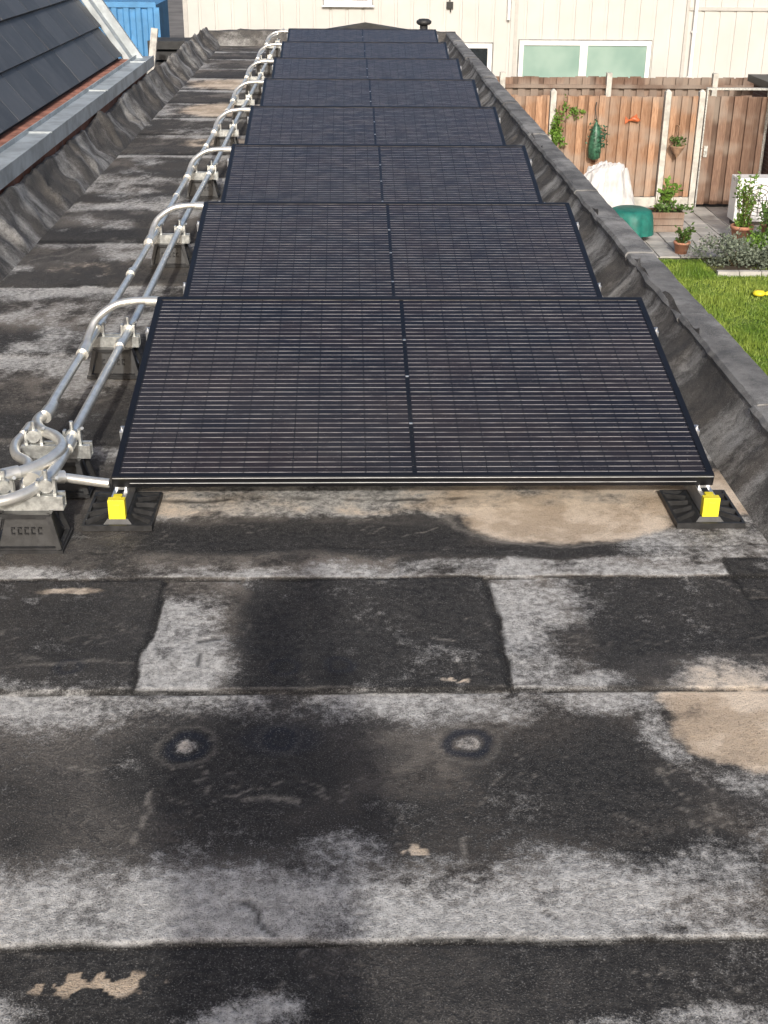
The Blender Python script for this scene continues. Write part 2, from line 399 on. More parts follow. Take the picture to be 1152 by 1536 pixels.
for nm, A in (('m_dark', Dk), ('m_white', Wh), ('m_sand', Sa), ('m_seam', Se), ('m_ring', Ri), ('m_tide_highlight', Ti), ('m_crack', Cr), ('m_big', Big), ('m_med', Med)):
    a = me.attributes.new(nm, 'FLOAT', 'POINT'); a.data.foreach_set('value', np.clip(A, 0, 1.2).astype(np.float32).ravel())
me.materials.append(M_membrane)
o = bpy.data.objects.new('roof_membrane', me); scene.collection.objects.link(o); o.parent = bldg

def sweep(name, prof, y0, y1, dy, mats, mis, wr=.01, seed=0, along='y', folds=True):
    m = MB(); n = int((y1-y0)/dy)+1; vs = []; fs = []
    P = []
    for a, b in zip(prof[:-1], prof[1:]):
        k = max(1, int(math.hypot(b[0]-a[0], b[1]-a[1])/.02))
        for j in range(k): P.append((a[0]+(b[0]-a[0])*j/k, a[1]+(b[1]-a[1])*j/k))
    P.append(prof[-1]); np_ = len(P)
    for i in range(n):
        y = y0+(y1-y0)*i/(n-1)
        for j, (px, pz) in enumerate(P):
            w = wr*min(1, j/2.0)
            s = mnoise.noise(Vector((px*3, y*2.3, pz*4+seed)))*w*1.6 + mnoise.noise(Vector((px*9, y*7, pz*9+seed)))*w*.9
            if folds:
                ph = (y+seed*.37+.05*mnoise.noise(Vector((y*.8, pz*9, 1)))) % 1.03
                s += w*1.0*math.exp(-((ph-.5)/.03)**2)+(w*.6 if ph > .5 else 0)
            if along == 'y': vs.append((px+s*.4, y, pz+s))
            else: vs.append((y, px+s*.4, pz+s))
    for i in range(n-1):
        for j in range(np_-1):
            fs.append((i*np_+j, i*np_+j+1, (i+1)*np_+j+1, (i+1)*np_+j))
    m.add(vs, fs, 0, True)
    return m.obj(name, mats, bldg)
sweep('parapet_right_flashing', [(1.165,-.004),(1.21,.035),(1.265,.085),(1.292,.135),(1.30,.155)], -2.2, 17.5, .03, [M_upstand], None, .018, 3)
g = G('bitumen_cap')
f = g.noise(5, 4, .7); gr = g.noise(300, 2, .7)
c = g.mix(g.step(f, .35, .65), (.10,.10,.10), (.29,.287,.28)); c = g.mix(g.step(gr, .5, .7, 0, .5), c, (.45,.44,.43)); c = g.mix(g.step(gr, .3, .45, .5, 0), c, (.035,.035,.035))
st = g.step(g.noise(.9, 1, .5, stretch=(.01,1,.01)), .47, .53)
c = g.mix(g.math('MULTIPLY', st, .4), c, (.07,.07,.07))
g.set(color=c, rough=.85); g.bump(gr, .4, .004); M_cap = g.m
m = MB()
y = -2.2; i = 0
rnd = random.Random(5)
while y < 17.4:
    L = rnd.choice([.9, 1.0, .72]); h = .006 if i % 2 else .0; dx = rnd.uniform(-.007, .007)
    y2 = min(y+L, 17.5)
    vs = []; nn = 20
    for k in range(nn+1):
        yy = y+(y2-y+.01)*k/nn
        w = .012*mnoise.noise(Vector((3, yy*5, 1)))+.006*mnoise.noise(Vector((8, yy*17, 1)))
        for (px, pz) in [(1.296+dx+w,.13),(1.290+dx+w,.152+h),(1.302+dx+w,.166+h),(1.36,.170+h+w*.5),(1.418+dx+w*.5,.165+h),(1.432+dx+w*.5,.150+h),(1.432+dx,.03)]:
            vs.append((px, yy, pz))
    fs = [(k*7+j, k*7+j+1, (k+1)*7+j+1, (k+1)*7+j) for k in range(nn) for j in range(6)]
    fs.append(tuple(range(6,-1,-1))); fs.append(tuple(nn*7+j for j in range(7)))
    m.add(vs, fs, 0, False); y += L; i += 1
m.obj('parapet_cap', [M_cap], bldg)
sweep('upstand_left', [(-1.612,-.004),(-1.655,.03),(-1.71,.085),(-1.76,.15),(-1.79,.205),(-1.812,.212)], -2.2, 17.5, .03, [M_upstand], None, .026, 9)
sweep('upstand_back', [(17.40,-.004),(17.43,.06),(17.50,.14),(17.52,.165),(17.62,.17),(17.63,.0)], -1.82, 1.43, .05, [M_upstand], None, .01, 5, along='x')
m = MB()
m.box(-1.815, 1.425, -2.2, 17.6, GZ, -.03); m.obj('outer_walls', [M_brick], bldg)

# ------------------------------------------------------------------ solar panels
def glass_mat():
    g = G('solar_cell_glass')
    tc = g.n('ShaderNodeTexCoord'); sep = g.n('ShaderNodeSeparateXYZ'); g.link(tc.outputs['Object'], sep.inputs[0])
    x, y = sep.outputs[0], sep.outputs[1]
    def lines(v, period, half, off=0.0):
        t = g.math('PINGPONG', g.math('ADD', v, off), period/2)
        return g.math('LESS_THAN', t, half)
    PY = .0260
    bus = lines(y, PY, .0014)
    gapx = lines(x, .0700, .0016)
    gapy = lines(y, PY*6, .0018, PY*.5)
    obj = tc.outputs['Object']
    n1 = g.noise(3.0, 2, .5, vec=obj, stretch=(.6, 1.5, 1))
    n2 = g.noise(9, 3, .6, vec=obj, stretch=(1, 3, 1))
    vn = g.n('ShaderNodeTexWhiteNoise', noise_dimensions='2D')
    cx = g.math('FLOOR', g.math('DIVIDE', x, .14)); cy = g.math('FLOOR', g.math('DIVIDE', g.math('ADD', y, PY*.5), PY*6))
    cmb = g.n('ShaderNodeCombineXYZ'); g.link(cx, cmb.inputs[0]); g.link(cy, cmb.inputs[1]); g.link(cmb.outputs[0], vn.inputs['Vector'])
    cell = g.mix(g.step(n1, .35, .65), (.0085,.0085,.0125), (.019,.0135,.0145))
    cell = g.mix(g.math('MULTIPLY', vn.outputs['Value'], .35), cell, (.022,.018,.020))
    wire = g.mix(g.step(n2, .35, .65), (.17,.155,.155), (.46,.43,.41))
    col = g.mix(bus, cell, wire)
    col = g.mix(g.math('MULTIPLY', gapx, .85), col, (.004,.004,.005))
    col = g.mix(g.math('MULTIPLY', gapy, .6), col, (.004,.004,.005))
    mid = g.math('LESS_THAN', g.math('ABSOLUTE', x), .007)
    col = g.mix(mid, col, (.003,.003,.004))
    dust = g.step(g.noise(230, 1, .6, vec=obj), .70, .76)
    col = g.mix(g.math('MULTIPLY', dust, .3), col, (.35,.33,.31))
    sy = g.n('ShaderNodeSeparateXYZ'); g.link(g.pos, sy.inputs[0])
    film = g.math('MULTIPLY', g.step(g.noise(1.7, 3, .65), .35, .75, .15, 1), g.step(y, .0, 1.1, .045, .015))
    col = g.mix(film, col, (.40,.39,.37))
    g.set(color=col, rough=.24, spec=.46)
    return g.m
M_glass = glass_mat()
PW, PL, PITCH, PY0, PZ0 = 1.722, 1.112, 1.629, 3.303, .127
TILT = math.asin(.216/1.112)
PCX = .192
m = MB(); w = .019; hw = PW/2
m.box(-hw, hw, 0, w, -.035, 0, 0); m.box(-hw, hw, PL-w, PL, -.035, 0, 0)
m.box(-hw, -hw+w, w, PL-w, -.035, -.0005, 0); m.box(hw-w, hw, w, PL-w, -.035, -.0005, 0)
m.add([(-hw+w, w, -.003), (hw-w, w, -.003), (hw-w, PL-w, -.003), (-hw+w, PL-w, -.003)], [(0,1,2,3)], 1)
m.add([(-hw+w, w, -.012), (hw-w, w, -.012), (hw-w, PL-w, -.012), (-hw+w, PL-w, -.012)], [(3,2,1,0)], 2)
m.box(-hw+.002, hw-.002, -.0025, -.0005, -.0050, -.0035, 3)  # bright strip added as the sunlit highlight of the frame's front edge
m.box(-hw+.05, hw-.05, -.0022, -.0005, -.0215, -.0205, 3)
for sx in (-1, 1):
    for yy in (.24, .86):
        a, b = (hw+.001, hw+.012) if sx > 0 else (-hw-.012, -hw-.001)
        m.box(a, b, yy, yy+.035, -.040, -.004, 3)
        m.cyl((sx*(hw+.007), yy+.018, -.006), (sx*(hw+.007), yy+.018, .004), .004, mi=3, n=8)
for k in range(3): m.box(-.03, .03, .25+.3*k, .33+.3*k, -.03, -.0125, 2)
for yy in (.28, .56, .80): m.box(-.005, .005, yy, yy+.008, -.0027, -.0022, 3)
pan = m.obj('solar_panel', [M_blackframe, M_glass, M_plastic, M_alu])
pm = pan.data
for k in range(8):
    o = pan if k == 0 else bpy.data.objects.new('solar_panel.%03d' % k, pm)
    if k: scene.collection.objects.link(o)
    o.location = (PCX, PY0+k*PITCH, PZ0); o.rotation_euler = (TILT, 0, 0)
    b = o.modifiers.new('b', 'BEVEL'); b.width = .0012; b.segments = 1; b.limit_method = 'ANGLE'

for ri, rx in enumerate((-.648, 1.032)):
    e = empty('mounting_rail', (0,0,0)) if ri == 0 else empty('mounting_rail.001')
    m = MB()
    y0 = 3.235; y1 = PY0+7*PITCH+PL+.05
    m.box(rx-.021, rx+.021, y0, y1, .030, .036); m.box(rx-.021, rx-.0185, y0, y1, .036, .078); m.box(rx+.0185, rx+.021, y0, y1, .036, .078)
    m.box(rx-.0185, rx-.010, y0, y1, .075, .078); m.box(rx+.010, rx+.0185, y0, y1, .075, .078)
    for k in range(8):
        yb = PY0+k*PITCH
        m.box(rx-.016, rx+.016, yb+.02, yb+.07, .0785, PZ0-.030)
        yt = yb+PL*math.cos(TILT)-.05
        m.box(rx-.016, rx+.016, yt-.02, yt+.02, .0785, .29)
        m.bar((rx, yt-.28, .07), (rx, yt-.02, .27), .02, .004)
    m.obj('rail', [M_alu], e)
    m = MB(); m.box(rx-.0235, rx+.0235, y0-.006, y0+.018, .030, .088); m.box(rx-.012, rx+.012, y0+.018, y0+.040, .0785, .088)
    m.box(rx-.010, rx+.010, y0-.0075, y0-.006, .045, .075)
    m.obj('end_cap', [M_yellow], e, bevel=.003)
    m = MB()
    for k in range(8):
        for off in (0, 1.0):
            cy = PY0+k*PITCH+.02+off
            a, b = .098, .115
            m.box(rx-a, rx+a, cy-b, cy+b, .003, .010)
            for (x0,x1,ya,yb2) in ((rx-a,rx+a,cy-b,cy-b+.008),(rx-a,rx+a,cy+b-.008,cy+b),(rx-a,rx-a+.008,cy-b+.008,cy+b-.008),(rx+a-.008,rx+a,cy-b+.008,cy+b-.008)):
                m.box(x0, x1, ya, yb2, .010, .020)
            m.frustum(rx, cy, .010, .0295, .045, .10, .028, .09)
            for sx in (-1, 1):
                for t in (-.085, -.03, .03, .085):
                    m.bar((rx+sx*.035, cy+t*.6, .024), (rx+sx*(a-.006), cy+t, .016), .006, .014)
    m.obj('support_trays', [M_plastic], e)
m = MB()
for k in range(7):
    y = PY0+k*PITCH+PL
    m.tube(crom([(-.5, y-.1, .26), (-.3, y+.05, .2), (0, y+.12, .16), (.3, y+.3, .12), (.4, y+.5, .11)]), .004, 6)
m.obj('panel_cables', [M_cable])

# ------------------------------------------------------------------ conduits
XO, XI, PZ = -.925, -.812, .172
R = .0145
def collar(m, p, q, r=.0185): m.cyl(p, q, r, n=16); 
m = MB()
m.tube([(XO+.003*math.sin(y*1.3), y, PZ+.003*math.sin(y*2)) for y in np.arange(3.70, 16.3, .2)], R, 14)
m.tube(crom([(XO, 16.2, PZ), (XO+.01, 16.4, PZ+.02), (XO+.09, 16.5, .22), (-.75, 16.45, .28)]), R, 12)
yy = 3.72
while yy < 16: collar(m, (XO, yy, PZ), (XO, yy+.05, PZ)); yy += 1.629
m.tube(crom([(XO, 3.71, PZ), (XO-.015, 3.62, PZ+.004), (XO+.015, 3.53, PZ+.01), (XO+.075, 3.46, PZ+.015), (XO+.11, 3.37, PZ+.02), (XO+.085, 3.26, PZ+.02), (XO+.02, 3.18, PZ+.02), (XO-.06, 3.13, PZ+.02), (XO-.2, 3.08, PZ+.01), (XO-.6, 2.98, PZ)]), .0165, 14)
collar(m, (XO+.03, 3.19, PZ+.02), (XO-.01, 3.165, PZ+.02), .0205); collar(m, (XO-.003, 3.66, PZ), (XO, 3.72, PZ), .021)
m.obj('outer_conduit_pipe', [M_pipe])
m = MB()
m.tube([(XI+.003*math.sin(y*1.7), y, PZ+.003*math.sin(y*2+1)) for y in np.arange(3.40, 16.3, .2)], R, 14)
yy = 4.35
while yy < 16: collar(m, (XI, yy, PZ), (XI, yy+.05, PZ)); yy += 3.26
collar(m, (XI, 3.40, PZ), (XI, 3.46, PZ), .021)
m.tube(crom([(XI, 3.42, PZ), (XI, 3.30, PZ), (XI-.01, 3.2, PZ), (XI-.04, 3.12, PZ-.005), (XI-.12, 3.06, PZ-.01), (XI-.3, 3.02, PZ-.01), (XI-.7, 2.94, PZ-.01)]), .016, 14)
m.obj('inner_conduit_pipe', [M_pipe])
m = MB()
m.tube(crom([(XO-.04, 3.60, .15), (XO-.055, 3.50, .15), (XO-.03, 3.40, .155), (XO+.02, 3.33, .16), (XO+.03, 3.24, .15), (XO+.03, 3.19, .08)]), .0145, 12)
collar(m, (XO-.04, 3.63, .15), (XO-.043, 3.56, .15), .019)
m.obj('conduit_loop', [M_pipe])
m = MB()
m.tube(crom([(XI-.03, 3.24, .16), (XI+.02, 3.26, .145), (XI+.09, 3.28, .125), (XI+.14, 3.28, .118)]), .0135, 12)
m.cyl((XI-.05, 3.19, .165), (XI-.05, 3.27, .165), .026, n=16); m.cyl((XI-.01, 3.24, .155), (XI+.02, 3.26, .147), .019)
m.obj('branch_conduit', [M_pipe])
for k in range(8):
    y = 4.40+k*1.629+.02*math.sin(k*2.3)
    m = MB()
    pts = crom([(XO, y-.10, PZ+.003), (XO, y, PZ+.03), (XO+.025, y+.055, PZ+.075), (XO+.09, y+.09, PZ+.115), (XO+.17, y+.095, PZ+.128), (XO+.235, y+.085, PZ+.128)])
    m.tube(pts, .0135, 12)
    m.cyl((XO, y-.14, PZ+.002), (XO, y-.06, PZ+.006), .022, n=16)
    m.cyl((XO+.20, y+.09, PZ+.128), (XO+.245, y+.085, PZ+.128), .018, n=14)
    m.obj('branch_conduit.%03d' % (k+1), [M_pipe])
def block(cx, cy, idx, sc=1.0, L=.22):
    e = empty('pipe_support_block' if idx == 0 else 'pipe_support_block.%03d' % idx)
    m = MB(); a, b, a1, b1, h = .092, .065, .066, .045, .105
    m.box(cx-a-.006, cx+a+.006, cy-b-.006, cy+b+.006, .003, .013)
    m.frustum(cx, cy, .013, h-.006, a-.014, b-.014, a1-.012, b1-.012)
    C0 = [(cx-a+.004,cy-b+.004,.013),(cx+a-.004,cy-b+.004,.013),(cx+a-.004,cy+b-.004,.013),(cx-a+.004,cy+b-.004,.013)]
    C1 = [(cx-a1,cy-b1,h),(cx+a1,cy-b1,h),(cx+a1,cy+b1,h),(cx-a1,cy+b1,h)]
    for i in range(4):
        m.bar(C0[i], C1[i], .014, .014); m.bar(C0[i], C0[(i+1)%4], .012, .012); m.bar(C1[i], C1[(i+1)%4], .012, .012)
    for i in range(5):
        x = cx-.036+i*.018
        t = .55; yy = cy-(b+(b1-b)*t)+.012
        m.box(x-.005, x+.005, yy-.006, yy, .05, .054); m.box(x-.005, x-.003, yy-.006, yy, .054, .066); m.box(x-.005, x+.005, yy-.004, yy+.002, .066, .070)
    m.box(cx-a1, cx+a1, cy-b1, cy+b1, h-.004, h+.004)
    m.obj('block', [M_plastic], e)
    m = MB(); z = h+.0045
    m.box(cx-L/2, cx+L/2, cy-.0205, cy+.0205, z, z+.003); m.box(cx-L/2, cx+L/2, cy-.0205, cy-.018, z+.003, z+.041); m.box(cx-L/2, cx+L/2, cy+.018, cy+.0205, z+.003, z+.041)
    m.box(cx-L/2, cx+L/2, cy-.018, cy-.011, z+.0385, z+.041); m.box(cx-L/2, cx+L/2, cy+.011, cy+.018, z+.0385, z+.041)
    for px in (XO, XI):
        if abs(px-cx) < L/2:
            m.cyl((px, cy-.009, PZ+.003), (px, cy+.009, PZ+.003), .0195, n=16)
            m.box(px-.026, px-.018, cy-.010, cy+.010, z+.041, PZ+.02); m.box(px+.018, px+.026, cy-.010, cy+.010, z+.041, PZ+.02)
            m.cyl((px, cy, PZ+.02), (px, cy, PZ+.048), .006, n=8); m.cyl((px+.02, cy, PZ+.02), (px+.035, cy-.02, PZ+.034), .005, n=8)
    m.obj('strut_channel', [M_galv], e)
block(-.868, 3.14, 0, L=.20)
block(-.86, 3.50, 1, L=.20)
for k in range(8): block(-.868+.006*math.sin(k*1.9), 4.56+k*1.629+.02*math.sin(k*3.1), k+2, L=.19)

# ------------------------------------------------------------------ neighbouring house (slate roof) on the left
house = empty('slate_roof_house')
HY1 = 12.2
m = MB(); m.box(-9.0, -1.822, -3, HY1, GZ, .285); m.obj('walls', [M_brick], house)
m = MB(); m.box(-1.93, -1.80, -3, HY1+.35, .286, .345); m.box(-1.80, -1.792, -3, HY1+.35, .26, .352); m.box(-1.938, -1.93, -3, HY1+.35, .30, .372)
for yy in np.arange(-2, HY1, 2.0): m.box(-1.94, -1.788, yy, yy+.03, .345, .3555)
m.obj('zinc_edge_trim', [M_zinc], house)
M_red = simple('red_gutter_board', (.36,.16,.11), .8, 0, .4, 9, .3, 60)
m = MB(); m.box(-2.12, -1.938, -3, HY1, .286, .352); m.obj('gutter_board', [M_red], house)
g = G('slate')
oi = g.n('ShaderNodeAttribute', attribute_name='tone').outputs['Fac']
c = g.mix(oi, (.050,.053,.058), (.088,.092,.10)); c = g.mix(g.step(g.noise(9,3),.4,.7,0,.35), c, (.12,.12,.125))
g.set(color=c, rough=.5, spec=.4); g.bump(g.noise(40,3), .15, .004); M_slate = g.m
sl = rad(56); ux = Vector((-math.cos(sl), 0, math.sin(sl))); nn = Vector((math.sin(sl), 0, math.cos(sl)))
m = MB(); rnd = random.Random(3); tone = []
org = Vector((-2.06, 0, .365))
for i in range(12):
    y = -3+(.2 if i % 2 else 0)
    while y < HY1-.02:
        y2 = min(y+.40, HY1)-.008
        a = org+ux*(i*.30)+nn*(.040+rnd.uniform(-.003,.003)); b = org+ux*(i*.30+.36)+nn*(.008)
        vs = [Vector((p.x, yy, p.z)) for yy in (y, y2) for p in (a, b, b-nn*.012, a-nn*.022)]
        m.add(vs, [(0,1,5,4),(3,7,6,2),(0,4,7,3),(1,2,6,5),(0,3,2,1),(4,5,6,7)], 0)
        tone += [rnd.random()]*8; y = y2+.008
so = m.obj('slates', [M_slate], house)
a = so.data.attributes.new('tone', 'FLOAT', 'POINT'); a.data.foreach_set('value', tone)
m = MB(); top_ = org+ux*3.5
vs = [(org.x, -3, org.z-.01),(top_.x,-3,top_.z-.02),(-9,-3,top_.z-.02),(-9,-3,.286),(-2.08,-3,.3)]
vs2 = [(x, HY1-.01, z) for x, _, z in vs]
m.add(vs+vs2, [(0,1,6,5),(1,2,7,6),(2,3,8,7),(4,3,2,1,0),(5,6,7,8,9)], 0); m.obj('roof_body', [simple('roof_underlay', (.02,.02,.022), .8)], house)
m = MB()
p0 = org-ux*.12+nn*.05; p1 = top_+nn*.05
m.bar((p0.x, HY1+.10, p0.z), (p1.x, HY1+.10, p1.z), .17, .05); m.bar((p0.x+.04, HY1+.21, p0.z-.03), (p1.x+.04, HY1+.21, p1.z-.03), .05, .16)
m.obj('verge_trim', [M_zinc], house)

# ------------------------------------------------------------------ ground, patio, lawn
g = G('ground_soil_grass')
c = g.mix(g.step(g.noise(.35,3),.4,.6), (.06,.09,.03), (.10,.095,.07)); c = g.mix(g.step(g.noise(6,4,.7),.4,.7,0,.5), c, (.05,.05,.03))
g.set(color=c, rough=.95); M_ground = g.m
m = MB(); m.add([(-400,-400,GZ-.02),(400,-400,GZ-.02),(400,900,GZ-.02),(-400,900,GZ-.02)], [(0,1,2,3)]); m.obj('ground', [M_ground])
g = G('lawn')
c = g.mix(g.step(g.noise(2.2,4,.65),.35,.65), (.085,.155,.016), (.15,.22,.035)); c = g.mix(g.step(g.noise(60,3,.7),.45,.7,0,.5), c, (.045,.075,.012))
g.set(color=c, rough=.9); g.bump(g.noise(90,2), .5, .02); M_lawn = g.m
m = MB(); m.add([(1.5,-3,GZ),(9.5,-3,GZ),(9.5,17.62,GZ),(1.5,17.62,GZ)], [(0,1,2,3)]); m.obj('lawn', [M_lawn])
g = G('grass_blades')
c = g.mix(g.step(g.noise(1.6,4,.7),.35,.65), (.11,.20,.018), (.26,.34,.055)); g.set(color=c, rough=.6); M_blade = g.m
N = 80000
r = np.random.RandomState(2)
bx = r.uniform(2.4, 6.6, N); by = r.uniform(11.5, 17.6, N); h = r.uniform(.02, .06, N)*(1+.5*np.sin(bx*5)*np.sin(by*4)); an = r.uniform(0, 6.28, N); ww = .006
lean = r.normal(0, .018, (N, 2))
v = np.zeros((N, 3, 3)); v[:, 0] = np.stack([bx+ww*np.cos(an), by+ww*np.sin(an), np.full(N, GZ+.001)], -1)
v[:, 1] = np.stack([bx-ww*np.cos(an), by-ww*np.sin(an), np.full(N, GZ+.001)], -1); v[:, 2] = np.stack([bx+lean[:, 0], by+lean[:, 1], GZ+h], -1)
me = bpy.data.meshes.new('grass'); me.vertices.add(N*3); me.vertices.foreach_set('co', v.ravel())
me.loops.add(N*3); me.loops.foreach_set('vertex_index', np.arange(N*3)); me.polygons.add(N)
me.polygons.foreach_set('loop_start', np.arange(0, N*3, 3)); me.polygons.foreach_set('loop_total', np.full(N, 3)); me.update(calc_edges=True)
me.materials.append(M_blade); o = bpy.data.objects.new('grass', me); scene.collection.objects.link(o)
M_slab = simple('paving_slab', (.42,.405,.38), .85, 0, .25, 2.5, .2, 90)
M_joint = simple('paving_joint', (.10,.095,.08), .95)
m = MB(); m.box(1.5, 9.5, 17.62, 24.8, GZ-.01, GZ+.012, 1)
rnd = random.Random(11)
for i in range(22):
    for j in range(11):
        x = 2.6+i*.305+rnd.uniform(-.002,.002); y = 17.65+j*.305; z = GZ+.030+rnd.uniform(-.002,.003)
        m.box(x, x+.290, y, y+.290, GZ+.0125, z, 0)
m.obj('patio_paving', [M_slab, M_joint])

# ------------------------------------------------------------------ fences and gate
def wood_mat(name, c1, c2):
    g = G(name)
    at = g.attr('tone')
    gr = g.noise(14, 4, .65, stretch=(6, 6, .5)); st = g.noise(1.6, 2, .5, stretch=(1, 1, 1.5))
    c = g.mix(g.step(gr, .3, .7), c1, c2); c = g.mix(g.math('MULTIPLY', at, .75), c, tuple(x*.36 for x in c1))
    c = g.mix(g.step(st, .42, .68, 0, .55), c, (.36, .31, .26))
    g.set(color=c, rough=.8); g.bump(gr, .3, .004); return g.m
M_wood = wood_mat('fence_wood', (.32,.165,.09), (.56,.34,.21))
M_wood2 = wood_mat('dark_brown_wood', (.17,.095,.065), (.30,.19,.13))  # darker brown boards for back fence, gate and planter
M_conc = simple('concrete', (.52,.50,.45), .85, 0, .2, 8, .3, 80)
def planks(m, x0, x1, y, z0, z1, w, rnd, tone, mi=0):
    x = x0; i = 0
    while x < x1-.02:
        fr = i % 2 == 0
        yy = y if fr else y+.045
        a = x; b = min(x+w, x1)
        if not fr: a -= .03; b = min(b+.03, x1)
        m.box(a, b, yy, yy+.018, z0, z1+rnd.uniform(-.014,.010), mi)
        tone += [rnd.random()*.6+(.0 if fr else .4)]*8; x += w*(1.0 if fr else .72); i += 1  # recessed boards coloured darker, painting in the shade of the gaps
def mk(name, m, tone, mats, parent=None):
    o = m.obj(name, mats, parent)
    tone = tone+[.3]*(len(m.v)-len(tone)); a = o.data.attributes.new('tone', 'FLOAT', 'POINT'); a.data.foreach_set('value', tone); return o
rnd = random.Random(21)
f1 = empty('wooden_fence'); m = MB(); tone = []; FY = 21.1; FT = -1.03
posts = [1.45, 3.32, 5.17, 5.72]
for a, b in ((1.5, 3.26), (3.38, 5.11), (5.23, 5.66)): planks(m, a, b, FY, GZ+.18, FT-.03, .10, rnd, tone)
for a, b in ((1.5, 3.26), (3.38, 5.11), (5.23, 5.66)):
    for zz in (GZ+.35, GZ+.95, FT-.18): m.box(a, b, FY+.065, FY+.095, zz, zz+.07)
mk('boards', m, tone, [M_wood], f1)
m = MB()
for x in posts: 
    m.box(x-.045, x+.045, FY-.03, FY+.10, GZ, FT+.04); m.frustum(x, FY+.035, FT+.04, FT+.075, .045, .05, .015, .02)
for a, b in ((1.5,3.27),(3.37,5.12),(5.22,5.67)): m.box(a, b, FY-.005, FY+.035, GZ, GZ+.17)
m.obj('concrete_posts', [M_conc], f1)
f2 = empty('wooden_fence.001'); m = MB(); tone = []
for a in (-1.0, .85, 2.7, 4.55, 6.4): planks(m, a+.05, a+1.8, 22.9, GZ, -.97, .13, rnd, tone); m.box(a+.05, a+1.8, 22.86, 22.895, -1.15, -1.09)
mk('boards', m, tone, [M_wood2], f2)
m = MB()
for a in (-1.0, .85, 2.7, 4.55, 6.4, 8.25): m.box(a-.045, a+.045, 22.86, 22.98, GZ, -.90)
m.obj('posts', [M_conc], f2)
gt = empty('garden_gate'); m = MB(); tone = []
planks(m, 5.80, 6.78, FY-.02, GZ+.06, FT-.02, .13, rnd, tone)
mk('boards', m, tone, [M_wood2], gt)
m = MB()
m.box(5.78, 5.80, FY-.05, FY+.03, GZ, FT+.08); m.box(6.78, 6.82, FY-.05, FY+.03, GZ, FT+.08); m.box(5.78, 6.85, FY-.05, FY+.03, FT+.08, FT+.11)
m.cyl((5.86, FY-.03, -1.9), (5.86, FY-.09, -1.9), .015, n=8); m.box(5.83, 5.89, FY-.045, FY-.041, -2.0, -1.82)
m.obj('steel_frame', [M_galv], gt)

bh = empty('brick_shed'); m = MB(); m.box(6.87, 9.5, 19.9, 22.2, GZ, -.95); M_dbrick = brick_mat('dark_brick', (.11,.045,.035), (.07,.035,.03), (.14,.13,.12))
m.obj('walls', [M_dbrick], bh); m = MB(); m.box(6.78, 9.6, 19.8, 22.3, -.95, -.84); m.box(6.84,6.88,19.84,19.9,GZ,-.95); m.obj('roof_edge', [simple('dark_fascia', (.03,.03,.032), .5)], bh)

# ------------------------------------------------------------------ modular building behind
mb = empty('modular_building')
M_clad = simple('cream_cladding', (.56,.55,.52), .6, 0, .05, 1.2)
M_white = simple('white_upvc', (.86,.86,.85), .35, 0, .03)
BY = 25.0
m = MB()
rib = .30; x = -2.95; vs = []; prof = []
while x < 12.0:
    prof += [(x, 0), (x+.245, 0), (x+.252, .018), (x+.293, .018)]; x += rib
for (px, d) in prof: vs += [(px, BY+d, GZ), (px, BY+d, 1.1)]
fs = [(2*i, 2*i+2, 2*i+3, 2*i+1) for i in range(len(prof)-1)]
m.add(vs, fs)
m.box(-2.95, 12.0, BY+.05, BY+8, GZ, 1.08)
m.obj('walls', [M_clad], mb)
m = MB()
m.box(-2.98, -2.90, BY-.03, BY+.04, GZ, 1.1)
for xx in (3.15, 6.33, 9.5): m.box(xx-.03, xx+.03, BY-.02, BY+.0, GZ, 1.1)
m.box(6.35, 12, BY-.03, BY+.0, -.02, .04); m.box(-2.9, 12, BY-.05, BY+.0, .95, 1.12)
m.obj('corner_trims', [simple('cream_trim', (.48,.465,.435), .5, 0, .05)], mb)
m = MB(); m.tube([(6.47, BY-.07, GZ), (6.47, BY-.07, .95)], .035, 12); m.tube([(3.0, BY-.07, -.2), (3.0, BY-.07, .95)], .03, 12)
for zz in (-1.2, -.4, .4): m.box(6.42, 6.52, BY-.07, BY, zz, zz+.03)
m.obj('downpipes', [M_white], mb)
g = G('frosted_pane'); c = g.mix(g.step(g.noise(1.2,3),.35,.65), (.24,.36,.31), (.33,.45,.39)); g.set(color=c, rough=.15, spec=.5); M_pane = g.m
M_dpane = simple('dark_pane', (.02,.025,.03), .1)
M_gask = simple('window_gasket', (.20,.20,.19), .6)
def window(nm, x0, x1, z0, z1, mull, pane, parent):
    e = MB(); f = .08
    e.box(x0-.02, x1+.02, BY-.02, BY+.03, z0-.02, z1+.02, 2)
    e.box(x0, x1, BY-.05, BY-.021, z0, z0+f); e.box(x0, x1, BY-.05, BY-.021, z1-f, z1); e.box(x0, x0+f, BY-.05, BY-.021, z0+f, z1-f); e.box(x1-f, x1, BY-.05, BY-.021, z0+f, z1-f)
    e.box(x0-.04, x1+.04, BY-.09, BY-.051, z0-.03, z0)
    for mm in mull: e.box(mm-.07, mm+.07, BY-.048, BY-.021, z0+f, z1-f)
    for a, b in zip([x0+f]+[q+.07 for q in mull], [q-.07 for q in mull]+[x1-f]):
        e.box(a, b, BY-.025, BY-.0215, z0+f, z1-f, 1)
    return e.obj(nm, [M_white, pane, M_gask], parent)
window('window_wide', 3.23, 5.70, -1.30, -.56, [4.44], M_pane, mb)
window('window_small', 2.2, 2.72, -1.35, -.62, [], M_dpane, mb)
window('window_high', -.40, .48, .03, .8, [.04], M_dpane, mb)
window('window_low', -2.6, -1.4, -1.3, -.66, [-2.0], M_dpane, mb)
m = MB(); m.tube([(1.9, BY-.03, .9), (1.91, BY-.03, .02), (1.93, BY-.04, -.08)], .012, 6, 0); m.box(1.85,1.97,BY-.05,BY-.01,-.02,.1); m.obj('wall_cable', [M_cable], mb)

